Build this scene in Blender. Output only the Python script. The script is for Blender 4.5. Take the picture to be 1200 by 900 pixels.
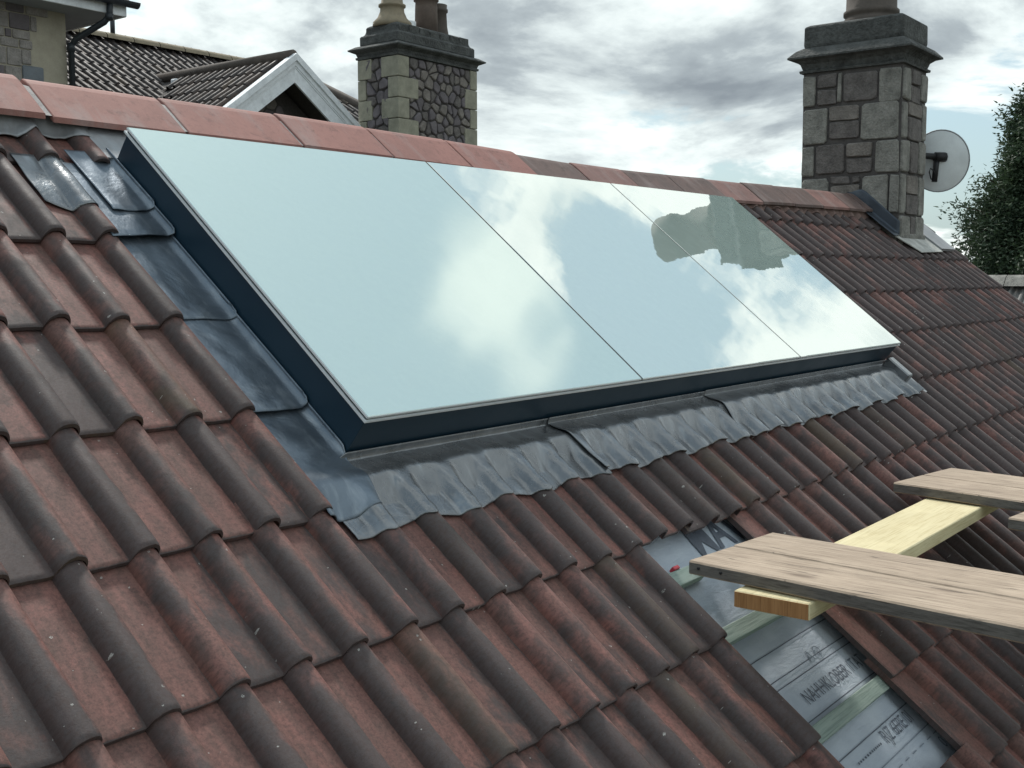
import bpy, bmesh, math, random
from mathutils import Vector, Matrix, noise

random.seed(7)
SC = bpy.context.scene
COL = SC.collection
for _o in list(bpy.data.objects):
    bpy.data.objects.remove(_o)

# ------------------------------------------------------------------ camera
cam_d = bpy.data.cameras.new('camera')
cam_d.sensor_width = 36.0
cam_d.lens = 40.03
cam_d.clip_start = 0.05
cam_d.clip_end = 3000
cam = bpy.data.objects.new('camera', cam_d)
COL.objects.link(cam)
RX = Vector((0.610627, -0.791914, -0.002504))
DY = Vector((-0.076088, -0.055522, -0.995554))
FZ = Vector((0.788255, 0.608103, -0.094158))
cam.matrix_world = Matrix(((RX.x, -DY.x, -FZ.x, -1.41605),
                           (RX.y, -DY.y, -FZ.y, -2.36324),
                           (RX.z, -DY.z, -FZ.z, 0.08332),
                           (0, 0, 0, 1)))
SC.camera = cam

# ------------------------------------------------------------------ node helper
class NT:
    def __init__(s, tree):
        s.t = tree; s.t.nodes.clear()
    def n(s, typ, **kw):
        nd = s.t.nodes.new(typ)
        ins = kw.pop('ins', {})
        for k, v in kw.items():
            setattr(nd, k, v)
        for k, v in ins.items():
            s.set(nd.inputs[k], v)
        return nd
    def set(s, sock, v):
        if hasattr(v, 'is_output'):
            s.t.links.new(v, sock)
        else:
            if isinstance(v, (tuple, list)) and sock.type == 'RGBA' and len(v) == 3:
                v = (*v, 1)
            sock.default_value = v
    def math(s, op, a, b=0.0, c=0.0, clamp=False):
        nd = s.n('ShaderNodeMath', operation=op, use_clamp=clamp)
        s.set(nd.inputs[0], a); s.set(nd.inputs[1], b); s.set(nd.inputs[2], c)
        return nd.outputs[0]
    def vmath(s, op, a, b=(0, 0, 0)):
        nd = s.n('ShaderNodeVectorMath', operation=op)
        s.set(nd.inputs[0], a); s.set(nd.inputs[1], b)
        return nd.outputs[0]
    def ramp(s, f, stops, interp='LINEAR'):
        nd = s.n('ShaderNodeValToRGB'); cr = nd.color_ramp; cr.interpolation = interp
        while len(cr.elements) < len(stops):
            cr.elements.new(0.5)
        for e, (p, c) in zip(cr.elements, stops):
            e.position = p
            e.color = (*c, 1) if isinstance(c, (tuple, list)) else (c, c, c, 1)
        s.set(nd.inputs[0], f)
        return nd.outputs[0]
    def rng(s, v, a, b, c=0.0, d=1.0, smooth=False):
        nd = s.n('ShaderNodeMapRange', clamp=True)
        if smooth: nd.interpolation_type = 'SMOOTHSTEP'
        s.set(nd.inputs[0], v)
        for i, q in enumerate((a, b, c, d)):
            s.set(nd.inputs[i + 1], q)
        return nd.outputs[0]
    def mix(s, f, a, b, blend='MIX'):
        nd = s.n('ShaderNodeMix', data_type='RGBA', blend_type=blend)
        s.set(nd.inputs[0], f); s.set(nd.inputs[6], a); s.set(nd.inputs[7], b)
        return nd.outputs[2]
    def noise(s, vec, scale, detail=4, rough=.55, dist=0.0, out=0):
        nd = s.n('ShaderNodeTexNoise', ins={'Vector': vec, 'Scale': scale, 'Detail': detail, 'Roughness': rough, 'Distortion': dist})
        return nd.outputs[out]
    def mapv(s, vec, scale=(1, 1, 1), loc=(0, 0, 0), rot=(0, 0, 0)):
        nd = s.n('ShaderNodeMapping'); s.set(nd.inputs['Vector'], vec)
        nd.inputs['Scale'].default_value = scale
        s.set(nd.inputs['Location'], loc); nd.inputs['Rotation'].default_value = rot
        return nd.outputs[0]

# ------------------------------------------------------------------ sky, sun, exposure
SUN_EL, SUN_AZ = 52.0, 60.0          # degrees; azimuth measured from +X towards +Y
CLOUD_OFF = (9.9751, -16.0951, 3.8952)
world = bpy.data.worlds.new('World'); SC.world = world; world.use_nodes = True
w = NT(world.node_tree)
sky = w.n('ShaderNodeTexSky', sky_type='NISHITA')
sky.sun_disc = False
sky.sun_elevation = math.radians(SUN_EL)
sky.sun_rotation = math.radians(90 - SUN_AZ)
sky.air_density = 1.0; sky.dust_density = 2.5; sky.ozone_density = 1.0
tc = w.n('ShaderNodeTexCoord').outputs['Generated']
sp = w.n('ShaderNodeSeparateXYZ', ins={0: tc})
dz = w.math('MAXIMUM', sp.outputs[2], 0.0)
den = w.math('ADD', dz, 0.40)
cv = w.n('ShaderNodeCombineXYZ', ins={0: w.math('DIVIDE', sp.outputs[0], den), 1: w.math('DIVIDE', sp.outputs[1], den), 2: w.math('DIVIDE', w.math('MULTIPLY', dz, 2.0), w.math('ADD', dz, .25))}).outputs[0]
cv = w.vmath('ADD', cv, CLOUD_OFF)
n1 = w.noise(cv, 1.9, 12, .58, .3)
n2 = w.noise(w.vmath('ADD', cv, (-.03, -.07, .10)), 1.9, 12, .58, .3)     # the same field sampled towards the sun
n3 = w.noise(w.vmath('ADD', cv, (5, 2, 1)), .6, 5, .5)
cover = w.math('ADD', n1, w.math('MULTIPLY', w.math('SUBTRACT', n3, .5), .40))
cover = w.math('ADD', cover, w.rng(dz, .0, .75, .09, -.055))
mask = w.rng(cover, .455, .535, 0, 1, True)
thick = w.rng(cover, .50, .70, 0, 1, True)                                # thick cloud is grey underneath, thin cloud bright
lit = w.math('ADD', w.math('MULTIPLY', w.math('SUBTRACT', n1, n2), 2.4), w.math('MULTIPLY', w.math('SUBTRACT', .55, thick), .62))
ccol = w.ramp(w.math('ADD', lit, .50, clamp=True), [(0.08, (.22, .255, .285)), (.36, (.36, .41, .435)), (.60, (.66, .73, .73)), (.88, (.93, .98, .95))])
skyc = w.vmath('MULTIPLY', sky.outputs[0], (.088, .104, .106))
skyc = w.mix(.55, skyc, (.44, .57, .62))
tot = w.mix(mask, skyc, ccol)
bg = w.n('ShaderNodeBackground', ins={'Color': tot, 'Strength': 1.0})
w.t.links.new(bg.outputs[0], w.n('ShaderNodeOutputWorld').inputs[0])
world.cycles.sampling_method = 'MANUAL'; world.cycles.sample_map_resolution = 256

sun_d = bpy.data.lights.new('sun', 'SUN'); sun_d.energy = 2.4; sun_d.angle = math.radians(7); sun_d.color = (1, .96, .9)
sun = bpy.data.objects.new('sun', sun_d); COL.objects.link(sun)
_e, _a = math.radians(SUN_EL), math.radians(SUN_AZ)
sun.rotation_euler = Vector((-math.cos(_e) * math.cos(_a), -math.cos(_e) * math.sin(_a), -math.sin(_e))).to_track_quat('-Z', 'Y').to_euler()
sun.location = (0, 0, 30)

SC.view_settings.view_transform = 'Standard'
SC.view_settings.look = 'None'
SC.view_settings.exposure = 0.38
SC.view_settings.gamma = 1.0
SC.view_settings.use_curve_mapping = False

# ------------------------------------------------------------------ geometry helpers
PITCH = math.radians(38.9)
CP, SP = math.cos(PITCH), math.sin(PITCH)
def RF(u, s, h=0.0):
    """roof coordinates (along ridge, down the slope, out of the slope) to world"""
    return Vector((u, -CP * s - SP * h, -SP * s + CP * h))
ROOF_M = Matrix(((1, 0, 0, 0), (0, -CP, -SP, 0), (0, -SP, CP, 0), (0, 0, 0, 1)))   # columns: u, s, h  (left handed)

def mesh(name, verts, faces, mat=None, smooth=False, uv=None):
    me = bpy.data.meshes.new(name)
    me.from_pydata([tuple(v) for v in verts], [], faces)
    bm = bmesh.new(); bm.from_mesh(me)
    bmesh.ops.recalc_face_normals(bm, faces=bm.faces)
    bm.to_mesh(me); bm.free()
    if mat: me.materials.append(mat)
    if smooth:
        me.polygons.foreach_set('use_smooth', [True] * len(me.polygons))
    if uv:
        l = me.uv_layers.new(name='UVMap')
        for lp in me.loops:
            l.data[lp.index].uv = uv[lp.vertex_index]
    me.update()
    return me
def obj(name, me, parent=None, **props):
    o = bpy.data.objects.new(name, me); COL.objects.link(o)
    if parent: o.parent = parent
    for k, v in props.items(): o[k] = v
    return o
def thing(name, label, cat, loc=(0, 0, 0), group=None):
    o = bpy.data.objects.new(name, None); COL.objects.link(o); o.location = loc
    o.empty_display_size = .2
    o['label'] = label; o['category'] = cat
    if group: o['group'] = group
    return o
def put(o, root):
    """parent o (whose mesh is in world coordinates) under root, staying where it is"""
    o.parent = root
    o.location = -root.location
    return o
def place(o, root, M):
    o.parent = root
    o.matrix_basis = Matrix.Translation(-root.location) @ M
    return o
BOXF = [(0, 1, 2, 3), (7, 6, 5, 4), (0, 4, 5, 1), (1, 5, 6, 2), (2, 6, 7, 3), (3, 7, 4, 0)]
def boxv(x0, x1, y0, y1, z0, z1):
    return [Vector(p) for p in ((x0, y0, z0), (x1, y0, z0), (x1, y1, z0), (x0, y1, z0), (x0, y0, z1), (x1, y0, z1), (x1, y1, z1), (x0, y1, z1))]
def bevel_mesh(me, w, seg=1):
    bm = bmesh.new(); bm.from_mesh(me)
    bmesh.ops.bevel(bm, geom=bm.edges[:], offset=w, segments=seg, affect='EDGES', profile=.6)
    bmesh.ops.recalc_face_normals(bm, faces=bm.faces)
    bm.to_mesh(me); bm.free()
    return me
def box(name, b, mat, bev=0.0, roof=False):
    vs = boxv(*b)
    me = mesh(name, [RF(*v) for v in vs] if roof else vs, BOXF, mat)
    if bev: bevel_mesh(me, bev)
    return me
def tube(name, pts, r, mat, n=8, cap=True, radii=None):
    pts = [Vector(p) for p in pts]; vs = []; fs = []
    for i, p in enumerate(pts):
        d = (pts[min(i + 1, len(pts) - 1)] - pts[max(i - 1, 0)]).normalized()
        a = d.cross(Vector((0, 0, 1)))
        if a.length < 1e-3: a = d.cross(Vector((1, 0, 0)))
        a.normalize(); b = d.cross(a)
        rr = radii[i] if radii else r
        for k in range(n):
            t = 2 * math.pi * k / n
            vs.append(p + a * math.cos(t) * rr + b * math.sin(t) * rr)
    for i in range(len(pts) - 1):
        for k in range(n):
            k2 = (k + 1) % n
            fs.append((i * n + k, i * n + k2, (i + 1) * n + k2, (i + 1) * n + k))
    if cap:
        fs.append(tuple(range(n))); fs.append(tuple(range((len(pts) - 1) * n, len(pts) * n)))
    return mesh(name, vs, fs, mat, True)
def lathe(name, prof, c, mat, n=24):
    vs = []; fs = []
    for (r, z) in prof:
        for k in range(n):
            t = 2 * math.pi * k / n
            vs.append((c[0] + r * math.cos(t), c[1] + r * math.sin(t), c[2] + z))
    for i in range(len(prof) - 1):
        for k in range(n):
            k2 = (k + 1) % n
            fs.append((i * n + k, i * n + k2, (i + 1) * n + k2, (i + 1) * n + k))
    fs.append(tuple(range(n))); fs.append(tuple(range((len(prof) - 1) * n, len(prof) * n)))
    me = mesh(name, vs, fs, mat, True)
    return me
def square_lathe(name, x0, x1, y0, y1, prof, mat):
    """a rectangle lofted through (offset, z) pairs"""
    vs = []; fs = []
    for (o, z) in prof:
        vs += [(x0 - o, y0 - o, z), (x1 + o, y0 - o, z), (x1 + o, y1 + o, z), (x0 - o, y1 + o, z)]
    for i in range(len(prof) - 1):
        for k in range(4):
            k2 = (k + 1) % 4
            fs.append((i * 4 + k, i * 4 + k2, i * 4 + 4 + k2, i * 4 + 4 + k))
    fs.append((0, 1, 2, 3)); m = (len(prof) - 1) * 4; fs.append((m, m + 1, m + 2, m + 3))
    return mesh(name, vs, fs, mat)
def grid(name, nu, ns, fn, mat, smooth=True, thick=0.0):
    vs = [fn(i / nu, j / ns) for j in range(ns + 1) for i in range(nu + 1)]
    fs = [(j * (nu + 1) + i, j * (nu + 1) + i + 1, (j + 1) * (nu + 1) + i + 1, (j + 1) * (nu + 1) + i) for j in range(ns) for i in range(nu)]
    me = mesh(name, vs, fs, mat, smooth)
    if thick:
        bm = bmesh.new(); bm.from_mesh(me)
        bmesh.ops.solidify(bm, geom=bm.faces[:], thickness=thick)
        bm.to_mesh(me); bm.free()
        if smooth: me.polygons.foreach_set('use_smooth', [True] * len(me.polygons))
    return me
def smoothstep(a, b, x):
    t = max(0.0, min(1.0, (x - a) / (b - a))); return t * t * (3 - 2 * t)

# ------------------------------------------------------------------ materials
def material(name):
    m = bpy.data.materials.new(name); m.use_nodes = True
    return m, NT(m.node_tree)
def finish(nt, color, rough=.7, metal=0.0, bump=None, bstr=.3, bdist=.005, spec=.5, extra=None):
    p = nt.n('ShaderNodeBsdfPrincipled')
    nt.set(p.inputs['Base Color'], color); nt.set(p.inputs['Roughness'], rough); nt.set(p.inputs['Metallic'], metal)
    nt.set(p.inputs['Specular IOR Level'], spec)
    if bump is not None:
        b = nt.n('ShaderNodeBump', ins={'Strength': bstr, 'Distance': bdist, 'Height': bump})
        nt.t.links.new(b.outputs[0], p.inputs['Normal'])
    for k, v in (extra or {}).items(): nt.set(p.inputs[k], v)
    nt.t.links.new(p.outputs[0], nt.n('ShaderNodeOutputMaterial').inputs[0])
def objco(nt, seed=True):
    c = nt.n('ShaderNodeTexCoord').outputs['Object']
    if seed:
        r = nt.n('ShaderNodeObjectInfo').outputs['Random']
        c = nt.vmath('ADD', c, nt.n('ShaderNodeCombineXYZ', ins={0: nt.math('MULTIPLY', r, 37.0), 1: nt.math('MULTIPLY', r, 91.0), 2: nt.math('MULTIPLY', r, 53.0)}).outputs[0])
    return c
def simple(name, color, rough=.6, metal=0.0, var=.25, scale=6, bscale=60, bstr=.15, bdist=.004, spec=.4):
    m, nt = material(name); c = objco(nt)
    n = nt.noise(c, scale, 6, .6); n2 = nt.noise(c, bscale, 4, .6)
    f = nt.math('ADD', nt.math('MULTIPLY', n, .7), nt.math('MULTIPLY', n2, .3))
    dk = tuple(v * (1 - var) for v in color); lt = tuple(min(1, v * (1 + var)) for v in color)
    finish(nt, nt.ramp(f, [(.3, dk), (.7, lt)]), rough, metal, n2, bstr, bdist, spec)
    return m

def tile_material(name, red, brown, dark, dark_amt=0.0, lich=True):
    m, nt = material(name)
    uvn = nt.n('ShaderNodeUVMap', uv_map='UVMap').outputs[0]
    s = nt.n('ShaderNodeSeparateXYZ', ins={0: uvn}); x, y = s.outputs[0], s.outputs[1]
    rnd = nt.n('ShaderNodeObjectInfo').outputs['Random']
    isl = nt.n('ShaderNodeNewGeometry').outputs['Random Per Island']
    rnd = nt.math('FRACT', nt.math('ADD', rnd, isl))
    off = nt.n('ShaderNodeCombineXYZ', ins={0: nt.math('MULTIPLY', rnd, 71.0), 1: nt.math('MULTIPLY', rnd, 133.0), 2: nt.math('MULTIPLY', rnd, 17.0)}).outputs[0]
    v = nt.vmath('ADD', uvn, off)
    vs = nt.mapv(v, (1, .45, 1))                                     # streaks run down the slope
    nA = nt.noise(vs, 9, 6, .62, .4)
    nB = nt.noise(vs, 26, 6, .65, .3)
    nC = nt.noise(v, 260, 3, .7)
    nD = nt.noise(nt.mapv(v, (1, .12, 1)), 60, 4, .6)
    # position across the tile: 0 at the start of a pan, the roll's crown at .12 of each .15
    xm = nt.math('MODULO', nt.math('ADD', x, .15), .15)
    roll = nt.math('MULTIPLY', nt.rng(xm, .080, .092, 0, 1, True), nt.rng(xm, .146, .1499, 1, .7))
    flank = nt.math('MULTIPLY', nt.rng(xm, .076, .088), nt.rng(xm, .110, .140, 1, 0, True))
    half = nt.math('FRACT', nt.math('MULTIPLY', nt.math('ADD', rnd, nt.math('MULTIPLY', nt.math('GREATER_THAN', x, .075), .37)), 7.31))
    half2 = nt.math('FRACT', nt.math('MULTIPLY', nt.math('ADD', rnd, nt.math('MULTIPLY', nt.math('GREATER_THAN', x, .15), .61)), 5.17))
    # algae: heavy on the rolls (darker on their left flank), light on pans, fresh red just below the lap
    g = nt.math('ADD', nt.math('MULTIPLY', nA, 1.20), nt.math('SUBTRACT', nt.math('MULTIPLY', nB, .75), .205))
    g = nt.math('ADD', g, nt.math('MULTIPLY', roll, .045))
    g = nt.math('ADD', g, nt.math('MULTIPLY', flank, .33))
    g = nt.math('ADD', g, nt.math('MULTIPLY', nt.math('SUBTRACT', half2, .5), .42))
    half3 = nt.math('FRACT', nt.math('MULTIPLY', nt.math('ADD', rnd, nt.math('MULTIPLY', nt.math('GREATER_THAN', x, .151), .29)), 11.7))
    g = nt.math('ADD', g, nt.math('MULTIPLY', nt.math('MULTIPLY', nt.math('SUBTRACT', 1.0, roll), nt.math('SUBTRACT', half3, .5)), .50))
    g = nt.math('ADD', g, nt.rng(y, .0, .05, .10, 0))
    g = nt.math('ADD', g, nt.rng(y, .0005, .004, .45, 0))            # grime plus the course's shadow line, coloured onto the exposed lower edge
    g = nt.math('SUBTRACT', g, nt.math('MULTIPLY', nt.rng(y, .20, .33, 0, .22), 1.0))
    g = nt.math('ADD', g, dark_amt)
    algae_shade = nt.rng(g, .74, 1.08, 0, 1, True)
    base = nt.mix(nt.rng(nB, .35, .65), red, brown)
    base = nt.mix(nt.rng(half, 0, 1, 0, .75), base, brown)
    base = nt.mix(nt.rng(nD, .45, .7, 0, .35), base, tuple(c * 1.5 for c in red))
    col = nt.mix(nt.math('MULTIPLY', algae_shade, .86), base, nt.mix(nt.rng(nC, .35, .65), dark, tuple(c * 1.75 for c in dark)))
    nE = nt.noise(v, 110, 4, .75)
    col = nt.mix(nt.rng(nC, .42, .72, 0, .38), col, tuple(c * .4 for c in brown))
    col = nt.mix(nt.rng(nE, .44, .66, 0, .62), col, tuple(c * .42 for c in brown))
    # ochre lichen film on a few tiles
    och = nt.math('MULTIPLY', nt.rng(half, .95, .99), nt.rng(nA, .4, .55))
    col = nt.mix(nt.math('MULTIPLY', och, .22), col, (.19, .125, .055))
    if lich:
        vd = nt.vmath('ADD', v, nt.vmath('MULTIPLY', nt.noise(v, 190, 2, .5, 0, 1), (.006, .006, .006)))
        vo = nt.n('ShaderNodeTexVoronoi', ins={'Vector': vd, 'Scale': 52.0, 'Randomness': 1.0})
        sz = nt.n('ShaderNodeSeparateXYZ', ins={0: vo.outputs['Color']})
        lim = nt.math('MULTIPLY', nt.rng(sz.outputs[0], .52, 1.0), nt.math('MULTIPLY', nt.rng(nA, .40, .58), .19))
        sp_ = nt.math('LESS_THAN', vo.outputs['Distance'], lim)
        ring = nt.math('MULTIPLY', sp_, nt.rng(nt.noise(v, 420, 2), .36, .56))
        col = nt.mix(nt.math('MULTIPLY', ring, .75), col, (.46, .45, .42))
    bump = nt.math('ADD', nt.math('MULTIPLY', nC, .5), nt.math('MULTIPLY', nB, .7))
    finish(nt, col, nt.rng(nB, .3, .7, .50, .74), 0, bump, .4, .0025, .40)
    return m
M_TILE = tile_material('clay_tile', (.238, .100, .083), (.138, .080, .068), (.042, .040, .041))
M_TILE_FAR = tile_material('grey_tile', (.105, .072, .060), (.085, .066, .058), (.035, .032, .033), .12, False)

def ridge_material(name, a, b):
    m, nt = material(name); c = objco(nt)
    nA = nt.noise(c, 5, 6, .6, .3); nB = nt.noise(c, 45, 5, .65); nC = nt.noise(c, 300, 3, .7)
    col = nt.mix(nt.rng(nA, .35, .68), a, b)
    col = nt.mix(nt.rng(nB, .5, .72, 0, .4), col, tuple(v * .6 for v in b))
    col = nt.mix(nt.rng(nC, .5, .75, 0, .30), col, tuple(min(1, v * 1.6) for v in a))
    nS = nt.noise(nt.mapv(c, (2.5, .6, .6)), 4, 6, .65, .5)
    col = nt.mix(nt.rng(nS, .52, .70, 0, .45), col, (.30, .26, .25))
    col = nt.mix(nt.rng(nt.noise(c, 16, 6, .7, .3), .56, .72, 0, .55), col, tuple(v * .38 for v in b))
    finish(nt, col, .72, 0, nt.math('ADD', nC, nB), .25, .002, .35)
    return m
M_RIDGE_RED = ridge_material('red_ridge_tile', (.32, .150, .126), (.25, .118, .100))
M_RIDGE_DK = ridge_material('brown_ridge_tile', (.165, .105, .092), (.105, .075, .068))
M_RIDGE_MID = ridge_material('dull_red_ridge_tile', (.25, .135, .118), (.17, .10, .088))

def lead_material(name, base, rough, ox):
    m, nt = material(name); c = objco(nt)
    nA = nt.noise(c, 7, 6, .6, .6); nB = nt.noise(nt.mapv(c, (1, .35, .35)), 30, 5, .6, .3); nC = nt.noise(c, 140, 4, .6)
    col = nt.mix(nt.rng(nA, .35, .65), base, tuple(v * 1.4 for v in base))
    col = nt.mix(nt.math('MULTIPLY', nt.rng(nB, .52, .74), ox), col, (.42, .46, .50))
    finish(nt, col, nt.rng(nA, .3, .7, rough - .1, rough + .14), .65, nt.math('ADD', nt.math('MULTIPLY', nA, 1.2), nt.math('MULTIPLY', nC, .10)), .38, .012, .5)
    return m
M_LEAD = lead_material('lead_sheet', (.165, .172, .182), .27, .42)
M_LEAD_SIDE = lead_material('lead_soaker', (.12, .148, .18), .38, .42)
M_LEAD_OLD = lead_material('weathered_lead', (.26, .265, .275), .62, .6)
M_MORTAR = simple('mortar', (.40, .37, .36), .9, 0, .35, 20, 160, .5, .006)
M_MORTAR_PINK = simple('pink_mortar', (.20, .135, .12), .9, 0, .35, 20, 160, .5, .006)
M_MORTAR_DK = simple('dark_mortar', (.075, .068, .066), .9, 0, .35, 30, 160, .5, .006)

def coat_material(name, col, rough):
    m, nt = material(name); c = objco(nt)
    n = nt.noise(c, 3, 5, .6); n2 = nt.noise(c, 400, 2, .5)
    finish(nt, nt.mix(n, tuple(v * .85 for v in col), tuple(v * 1.15 for v in col)), nt.rng(n, .3, .7, rough - .05, rough + .08), 0, n2, .06, .001, .5)
    return m
M_COAT = coat_material('anthracite_coat', (.008, .028, .048), .42)
M_ALU = simple('aluminium_trim', (.66, .69, .71), .45, 0, .1, 8, 200, .05, .001)
M_SEAL = simple('black_seal', (.012, .014, .016), .6, 0, .2, 8, 100, .05, .001)

def glass_material(name, rough, refl, tint, body):
    m, nt = material(name); c = objco(nt)
    n = nt.math('ADD', nt.noise(c, 1.7, 2, .45), nt.math('MULTIPLY', nt.noise(c, 11, 2, .5), .055)); dust = nt.noise(c, 14, 6, .65)
    b = nt.n('ShaderNodeBump', ins={'Strength': .22, 'Distance': .01, 'Height': n})
    gl = nt.n('ShaderNodeBsdfGlossy', ins={'Color': tint, 'Roughness': rough}); nt.t.links.new(b.outputs[0], gl.inputs['Normal'])
    df = nt.n('ShaderNodeBsdfDiffuse', ins={'Color': body})
    fr = nt.n('ShaderNodeFresnel', ins={'IOR': 1.9})
    f = nt.math('SUBTRACT', nt.rng(fr.outputs[0], .1, .5, refl - .08, refl + .08), nt.rng(dust, .45, .8, 0, .05))
    mx = nt.n('ShaderNodeMixShader', ins={0: f, 1: df.outputs[0], 2: gl.outputs[0]})
    nt.t.links.new(mx.outputs[0], nt.n('ShaderNodeOutputMaterial').inputs[0])
    return m
M_GLASS_A = glass_material('filmed_glass', .08, .56, (.94, 1.0, .95), (.45, .56, .53))
M_GLASS_B = glass_material('mirror_glass', .006, .62, (1.0, 1.0, .97), (.46, .58, .54))

def wood_material(name, a, b, dark, grain=1.0, crack=0.0, axis=1):
    m, nt = material(name); c = objco(nt)
    sc = [14, 14, 14]; sc[axis] = .9
    g = nt.noise(nt.mapv(c, tuple(sc)), 3.2 * grain, 7, .62, .7)
    sc2 = [60, 60, 60]; sc2[axis] = 2.5
    g2 = nt.noise(nt.mapv(c, tuple(sc2)), 3.0, 5, .6, .3)
    big = nt.noise(c, 5, 5, .6)
    col = nt.mix(nt.rng(g, .3, .7), a, b)
    col = nt.mix(nt.rng(g2, .48, .70, 0, .75), col, dark)
    col = nt.mix(nt.rng(big, .5, .75, 0, .45), col, tuple(v * 1.25 for v in a))
    kn = [5.5, 5.5, 5.5]; kn[axis] = 2.2
    kv = nt.n('ShaderNodeTexVoronoi', ins={'Vector': nt.mapv(c, tuple(kn)), 'Scale': 1.0, 'Randomness': 1.0})
    kd = nt.math('ADD', kv.outputs['Distance'], nt.math('MULTIPLY', nt.math('SUBTRACT', g2, .5), .10))
    col = nt.mix(nt.rng(kd, .03, .13, .75, 0, True), col, dark)
    if crack:
        sc3 = [16, 16, 16]; sc3[axis] = .35
        k = nt.noise(nt.mapv(c, tuple(sc3), rot=(0, 0, .06)), 2.0, 3, .5, .4)
        ck = nt.math('MULTIPLY', nt.rng(nt.math('ABSOLUTE', nt.math('SUBTRACT', k, .5)), .0, .009, 1, 0), nt.rng(big, .40, .50))
        col = nt.mix(nt.math('MULTIPLY', ck, crack), col, (.02, .017, .014))
    finish(nt, col, .82, 0, nt.math('ADD', g, g2), .45, .003, .25)
    return m
M_BOARD = wood_material('weathered_board', (.45, .36, .28), (.32, .25, .19), (.15, .112, .085), 1, .95)
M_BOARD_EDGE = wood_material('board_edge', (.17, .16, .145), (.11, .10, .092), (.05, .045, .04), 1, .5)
M_TIMBER = wood_material('new_timber', (.64, .57, .37), (.56, .48, .29), (.42, .34, .18), .8, 0, 0)
M_TIMBER_END = wood_material('sawn_end', (.42, .23, .10), (.30, .15, .06), (.20, .10, .04), 1.2, 0, 2)
M_BATTEN = wood_material('green_batten', (.36, .43, .385), (.25, .32, .28), (.16, .21, .185), 1, 0, 0)
M_WHITE = simple('white_paint', (.72, .75, .78), .55, 0, .22, 9, 60, .2, .004)
M_SOFFIT = simple('soffit_board', (.30, .32, .34), .7, 0, .12, 6)
M_GUTTER = simple('black_gutter', (.022, .027, .033), .45, 0, .2, 6)
M_RENDER = simple('buff_stone', (.36, .33, .26), .85, 0, .18, 7, 90, .4, .006)
M_STONE_L = simple('pale_stone', (.222, .215, .196), .88, 0, .5, 11, 60, .8, .02)
M_STONE_G = simple('green_stone', (.27, .26, .205), .88, 0, .3, 9, 80, .5, .008)
M_STONE_D = simple('dark_stone', (.130, .117, .112), .88, 0, .5, 14, 60, .8, .02)
M_STONE_P = simple('purple_stone', (.135, .120, .128), .88, 0, .4, 7, 70, .5, .008)
M_STONE_W = simple('squared_stone', (.19, .17, .155), .88, 0, .45, 9, 60, .8, .02)
M_STONE_H = simple('house_stone', (.27, .25, .235), .88, 0, .4, 7, 60, .8, .02)
M_STONE_BLUE = simple('blue_stone', (.16, .18, .20), .88, 0, .25, 6, 70, .5, .008)
M_CAP = simple('sooty_cap', (.075, .078, .076), .9, 0, .65, 7, 40, .9, .025)
M_POT_BUFF = simple('buff_pot', (.24, .20, .14), .8, 0, .25, 8, 60, .2, .004)
M_POT_RED = simple('brown_pot', (.12, .092, .078), .8, 0, .25, 8, 60, .2, .004)
M_POT_DK = simple('dark_pot', (.085, .07, .06), .8, 0, .3, 8, 60, .3, .004)
M_DISH = simple('dish_mesh', (.72, .76, .78), .5, 0, .12, 8, 200, .2, .002)
M_BLACK = simple('black_steel', (.02, .02, .022), .5, .3, .2, 8)
M_RED = simple('red_plastic', (.50, .05, .07), .45, 0, .1, 8)
M_GROUND = simple('ground', (.09, .10, .07), .95, 0, .4, .5, 5, .4, .05)

# ------------------------------------------------------------------ the setting: ground
g = obj('ground', mesh('ground', [(-900, -900, -6.5), (900, -900, -6.5), (900, 900, -6.5), (-900, 900, -6.5)], [(0, 1, 2, 3)], M_GROUND), kind='structure')

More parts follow.
